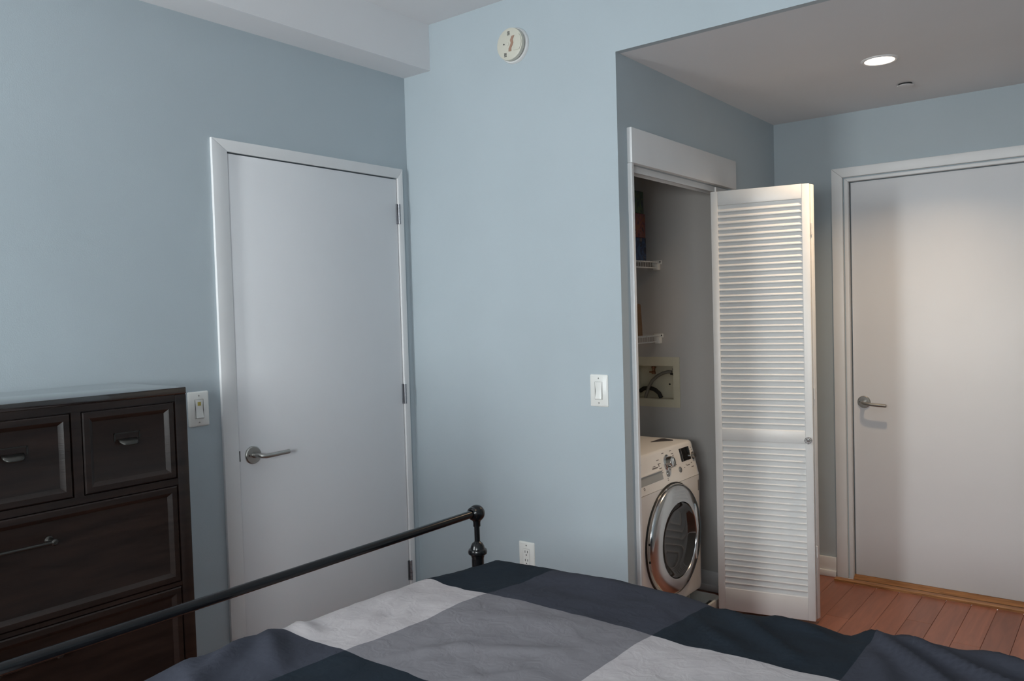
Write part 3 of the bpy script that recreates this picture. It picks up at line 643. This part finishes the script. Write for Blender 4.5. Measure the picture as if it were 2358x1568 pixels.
# washing machine supply box recessed in the closet side wall
sb = empty('supply_box', (0.65, 1.1, 0.91), label='beige recessed water supply box with hoses above the washing machine', cat='supply box')
f = nb(); X0, X1, Z0, Z1 = 0.500, 0.797, 0.910, 1.168
ya, yb = 1.0955, 1.0998
box(f, X0, BX0 + .001, ya, yb, Z0, Z1); box(f, BX1 - .001, X1, ya, yb, Z0, Z1); box(f, BX0, BX1, ya, yb, Z0, BZ0 + .001); box(f, BX0, BX1, ya, yb, BZ1 - .001, Z1)
obj('frame', f, 'supply_beige', sb, smooth=0)
f = nb(); t = 0.003
box(f, BX0 + .0005, BX0 + t, 1.1, 1.17, BZ0, BZ1); box(f, BX1 - t, BX1 - .0005, 1.1, 1.17, BZ0, BZ1); box(f, BX0, BX1, 1.1, 1.17, BZ0 + .0005, BZ0 + t); box(f, BX0, BX1, 1.1, 1.17, BZ1 - t, BZ1 - .0005); box(f, BX0, BX1, 1.166, 1.1715, BZ0, BZ1)
obj('inner_box', f, 'supply_beige', sb, smooth=0)
obj('supply_hose', tube(nb(), [(0.735, 1.135, 1.088), (0.715, 1.130, 1.090), (0.690, 1.125, 1.084), (0.660, 1.120, 1.068), (0.632, 1.115, 1.044), (0.612, 1.112, 1.010), (0.60, 1.110, 0.975), (0.592, 1.110, 0.953)], 0.0085, 12), 'hose_grey', sb)
obj('drain_hose', tube(nb(), [(0.548, 1.135, 0.985), (0.575, 1.130, 1.000), (0.610, 1.125, 1.004), (0.645, 1.120, 0.995), (0.668, 1.118, 0.978), (0.680, 1.116, 0.955)], 0.011, 12), 'black_rubber', sb)
def valve(x, z, mat):
    v = lathe(nb(), [(0, 0), (0.010, 0), (0.010, 0.012), (0.007, 0.014), (0.007, 0.028), (0.011, 0.030), (0.011, 0.040), (0, 0.041)], axis_m((x, 1.140, z - 0.012), (0, 0, 1)), 14)
    tube(v, [(x, 1.140, z), (x, 1.120, z)], 0.006, 10); box(v, x - 0.014, x + 0.014, 1.116, 1.121, z - 0.004, z + 0.004, 0.001)
    obj('valve', v, mat, sb)
valve(0.628, 1.088, 'valve_brass'); valve(0.748, 1.080, 'black_rubber')
obj('knockout', lathe(nb(), [(0, 0), (0.005, 0), (0.005, 0.002), (0, 0.002)], axis_m((0.706, 1.166, 1.022), (0, -1, 0)), 12), 'dark_slot', sb)

# ------------------------------------------------------------------ wall plates (front faces local -Y)
def plate_base(name, loc, rz, label, cat, group=None):
    r = empty(name, loc, rz, label=label, cat=cat, group=group)
    w, h = 0.0795 / 2, 0.124 / 2
    bm = nb(); rings = []
    for ins, y in ((0, -0.0002), (0.0005, -0.003), (0.005, -0.0065)): rings.append([bm.verts.new((x, y, z)) for x, z in rrect(-w + ins, w - ins, -h + ins, h - ins, 0.004, 3)])
    n = len(rings[0])
    for a, b in zip(rings, rings[1:]):
        for i in range(n): bm.faces.new((a[i], b[i], b[(i + 1) % n], a[(i + 1) % n]))
    bm.faces.new(rings[-1][::-1]); bm.faces.new(rings[0])
    bmesh.ops.recalc_face_normals(bm, faces=bm.faces[:])
    obj('plate', bm, 'plate_ivory', r, local=True)
    for s in (-1, 1): obj('screw', lathe(nb(), [(0, 0), (0.003, 0), (0.0025, 0.001), (0, 0.0012)], axis_m((0, -0.0065, s * 0.0475), (0, -1, 0)), 12), 'nickel', r, local=True)
    return r
def rocker(r, shift=0.0):
    f = nb(); w, h = 0.0165, 0.0335
    for a in ((-w - .0008, -w, -h, h), (w, w + .0008, -h, h), (-w, w, h, h + .0008), (-w, w, -h - .0008, -h)): box(f, a[0], a[1], -0.0068, -0.006, a[2], a[3])
    obj('surround', f, 'print_grey', r, local=True, smooth=0)
    p = prism(nb(), [(-0.0064, 0.032), (-0.0078, 0.032), (-0.0072, 0.0), (-0.0125, -0.031), (-0.0064, -0.032)], 'x', -0.0145, 0.0145, 0.0008)
    return obj('rocker', p, 'plate_ivory', r, local=True)
s1 = plate_base('light_switch', (0.998, 0, 1.109), 0.0, 'white rocker light switch on the wall by the closet corner', 'light switch', 'light switches')
rocker(s1)
s2 = plate_base('light_switch', (0, -1.0815, 1.109), math.radians(90), 'white rocker switch with a yellow indicator between dresser and door', 'light switch', 'light switches')
rk = rocker(s2)
obj('indicator', boxb(-0.006, 0.006, -0.0090, -0.0070, 0.012, 0.0245), 'indicator_yellow', s2, local=True, smooth=0, label='small yellow indicator window')
o1 = plate_base('wall_outlet', (0.6265, 0, 0.403), 0.0, 'white duplex outlet low on the wall behind the bed', 'outlet')
f = nb(); w, h = 0.0165, 0.0335
for a in ((-w - .0006, -w, -h, h), (w, w + .0006, -h, h), (-w, w, h, h + .0006), (-w, w, -h - .0006, -h)): box(f, a[0], a[1], -0.0067, -0.006, a[2], a[3])
obj('surround', f, 'print_grey', o1, local=True, smooth=0)
obj('face', boxb(-w, w, -0.0072, -0.006, -h, h), 'plate_ivory', o1, local=True, smooth=0)
for zc in (0.0175, -0.0175):
    for x in (-0.0062, 0.0062): obj('slot', boxb(x - 0.0013, x + 0.0013, -0.0075, -0.007, zc - 0.001, zc + 0.0085), 'dark_slot', o1, local=True, smooth=0)
    obj('ground_hole', lathe(nb(), [(0, 0), (0.0027, 0), (0.0027, 0.0004), (0, 0.0004)], axis_m((0, -0.0072, zc - 0.0095), (0, -1, 0)), 12), 'dark_slot', o1, local=True)

# ------------------------------------------------------------------ smoke detector
sd = empty('smoke_detector', (0.637, 0, 2.500), label='round cream smoke detector high on the blue wall', cat='smoke detector')
M = axis_m((0, 0, 0), (0, -1, 0))
obj('base', lathe(nb(), [(0, 0), (0.0715, 0.0), (0.0715, 0.006), (0.068, 0.013), (0, 0.013)], M, 48), 'louver_white', sd, local=True)
obj('gap_shadow_ring', lathe(nb(), [(0.060, 0.012), (0.060, 0.021)], M, 48), 'dark_slot', sd, local=True)  # dark ring paints the shadow line between base and body
bd = obj('body', lathe(nb(), [(0, 0.020), (0.0645, 0.020), (0.065, 0.029), (0.0635, 0.036), (0.060, 0.0375), (0, 0.0385)], M, 48), 'detector_cream', sd, local=True)
def face_xy(u, v): return (u * 0.062, v * 0.066)
sl = [(0.33, 0.43), (0.20, 0.20), (0.25, 0.02), (0.17, -0.14), (0.07, -0.28), (0.06, -0.46)]
bm = nb(); rw = []
for u, v in sl:
    x, z = face_xy(u, v); rw.append((bm.verts.new((x - 0.0065, -0.0400, z)), bm.verts.new((x + 0.0065, -0.0400, z)), bm.verts.new((x + 0.0065, -0.037, z)), bm.verts.new((x - 0.0065, -0.037, z))))
for a, b in zip(rw, rw[1:]):
    for i in range(4): bm.faces.new((a[i], a[(i + 1) % 4], b[(i + 1) % 4], b[i]))
bm.faces.new(rw[0]); bm.faces.new(rw[-1][::-1]); bmesh.ops.recalc_face_normals(bm, faces=bm.faces[:])
obj('test_slot', bm, 'detector_brown', bd, local=True, label='brown wavy slot')
for u, v, t in ((-0.03, 0.64, 0.2), (-0.33, -0.61, -0.35)):
    x, z = face_xy(u, v); bm = nb()
    for i in range(4): box(bm, x - 0.006, x + 0.006, -0.0392, -0.037, z - 0.0075 + i * 0.0042, z - 0.0075 + i * 0.0042 + 0.002)
    obj('vent', bm, 'dark_slot', bd, local=True, smooth=0)
x, z = face_xy(-0.42, 0.04); obj('indicator_hole', lathe(nb(), [(0, 0.037), (0.003, 0.037), (0.003, 0.0396), (0, 0.0396)], axis_m((x, 0, z), (0, -1, 0)), 12), 'dark_slot', bd, local=True)
x, z = face_xy(-0.14, 0.01); obj('button', lathe(nb(), [(0, 0.037), (0.0075, 0.037), (0.0075, 0.0398), (0.006, 0.0405), (0, 0.0400)], axis_m((x, 0, z), (0, -1, 0)), 20), 'detector_cream', bd, local=True)
bm = prism(nb(), [(0.022, -0.031), (0.050, -0.031), (0.058, -0.018), (0.0615, 0.0), (0.058, 0.018), (0.050, 0.031), (0.029, 0.031), (0.024, 0.012), (0.027, 0.0), (0.022, -0.012)], 'y', -0.0405, -0.020, 0.0008)
obj('raised_plate', bm, 'detector_cream', bd, local=True)
# ------------------------------------------------------------------ recessed downlight and sprinkler cover in the hall ceiling
dn = empty('recessed_downlight', (1.829, 0.815, ZS), label='lit round recessed downlight in the hall ceiling', cat='downlight')
obj('trim_ring', lathe(nb(), [(0.0555, -0.001), (0.0555, -0.004), (0.062, -0.0055), (0.069, -0.002), (0.069, -0.0002)], None, 48), 'ceiling_paint', dn, local=True)
dl_ = bpy.data.lights.new('downlight_lamp', 'AREA'); dl_.shape = 'DISK'; dl_.size = 0.10; dl_.energy = 7.2; dl_.color = (1.0, 0.72, 0.45); dl_.spread = math.radians(124)
dlo = bpy.data.objects.new('downlight_lamp', dl_); COL.objects.link(dlo); dlo.parent = dn; dlo.location = (0, 0, -0.008)
obj('lens', lathe(nb(), [(0.0555, -0.0015), (0.040, -0.0022), (0, -0.0026)], None, 48), 'lamp_glow', dn, local=True, label='glowing white lens')
sp = empty('sprinkler_cover', (1.828, 1.268, ZS), label='small white round sprinkler cover plate beyond the downlight', cat='sprinkler cover')
obj('cover_disc', lathe(nb(), [(0, -0.0105), (0.032, -0.0105), (0.0335, -0.0085), (0.032, -0.0075), (0, -0.0075)], None, 36), 'ceiling_paint', sp, local=True)
obj('shadow_gap', lathe(nb(), [(0.028, -0.0075), (0.028, -0.0002)], None, 28), 'dark_slot', sp, local=True)  # near-black cylinder: colours in the shadow gap above the cover disc
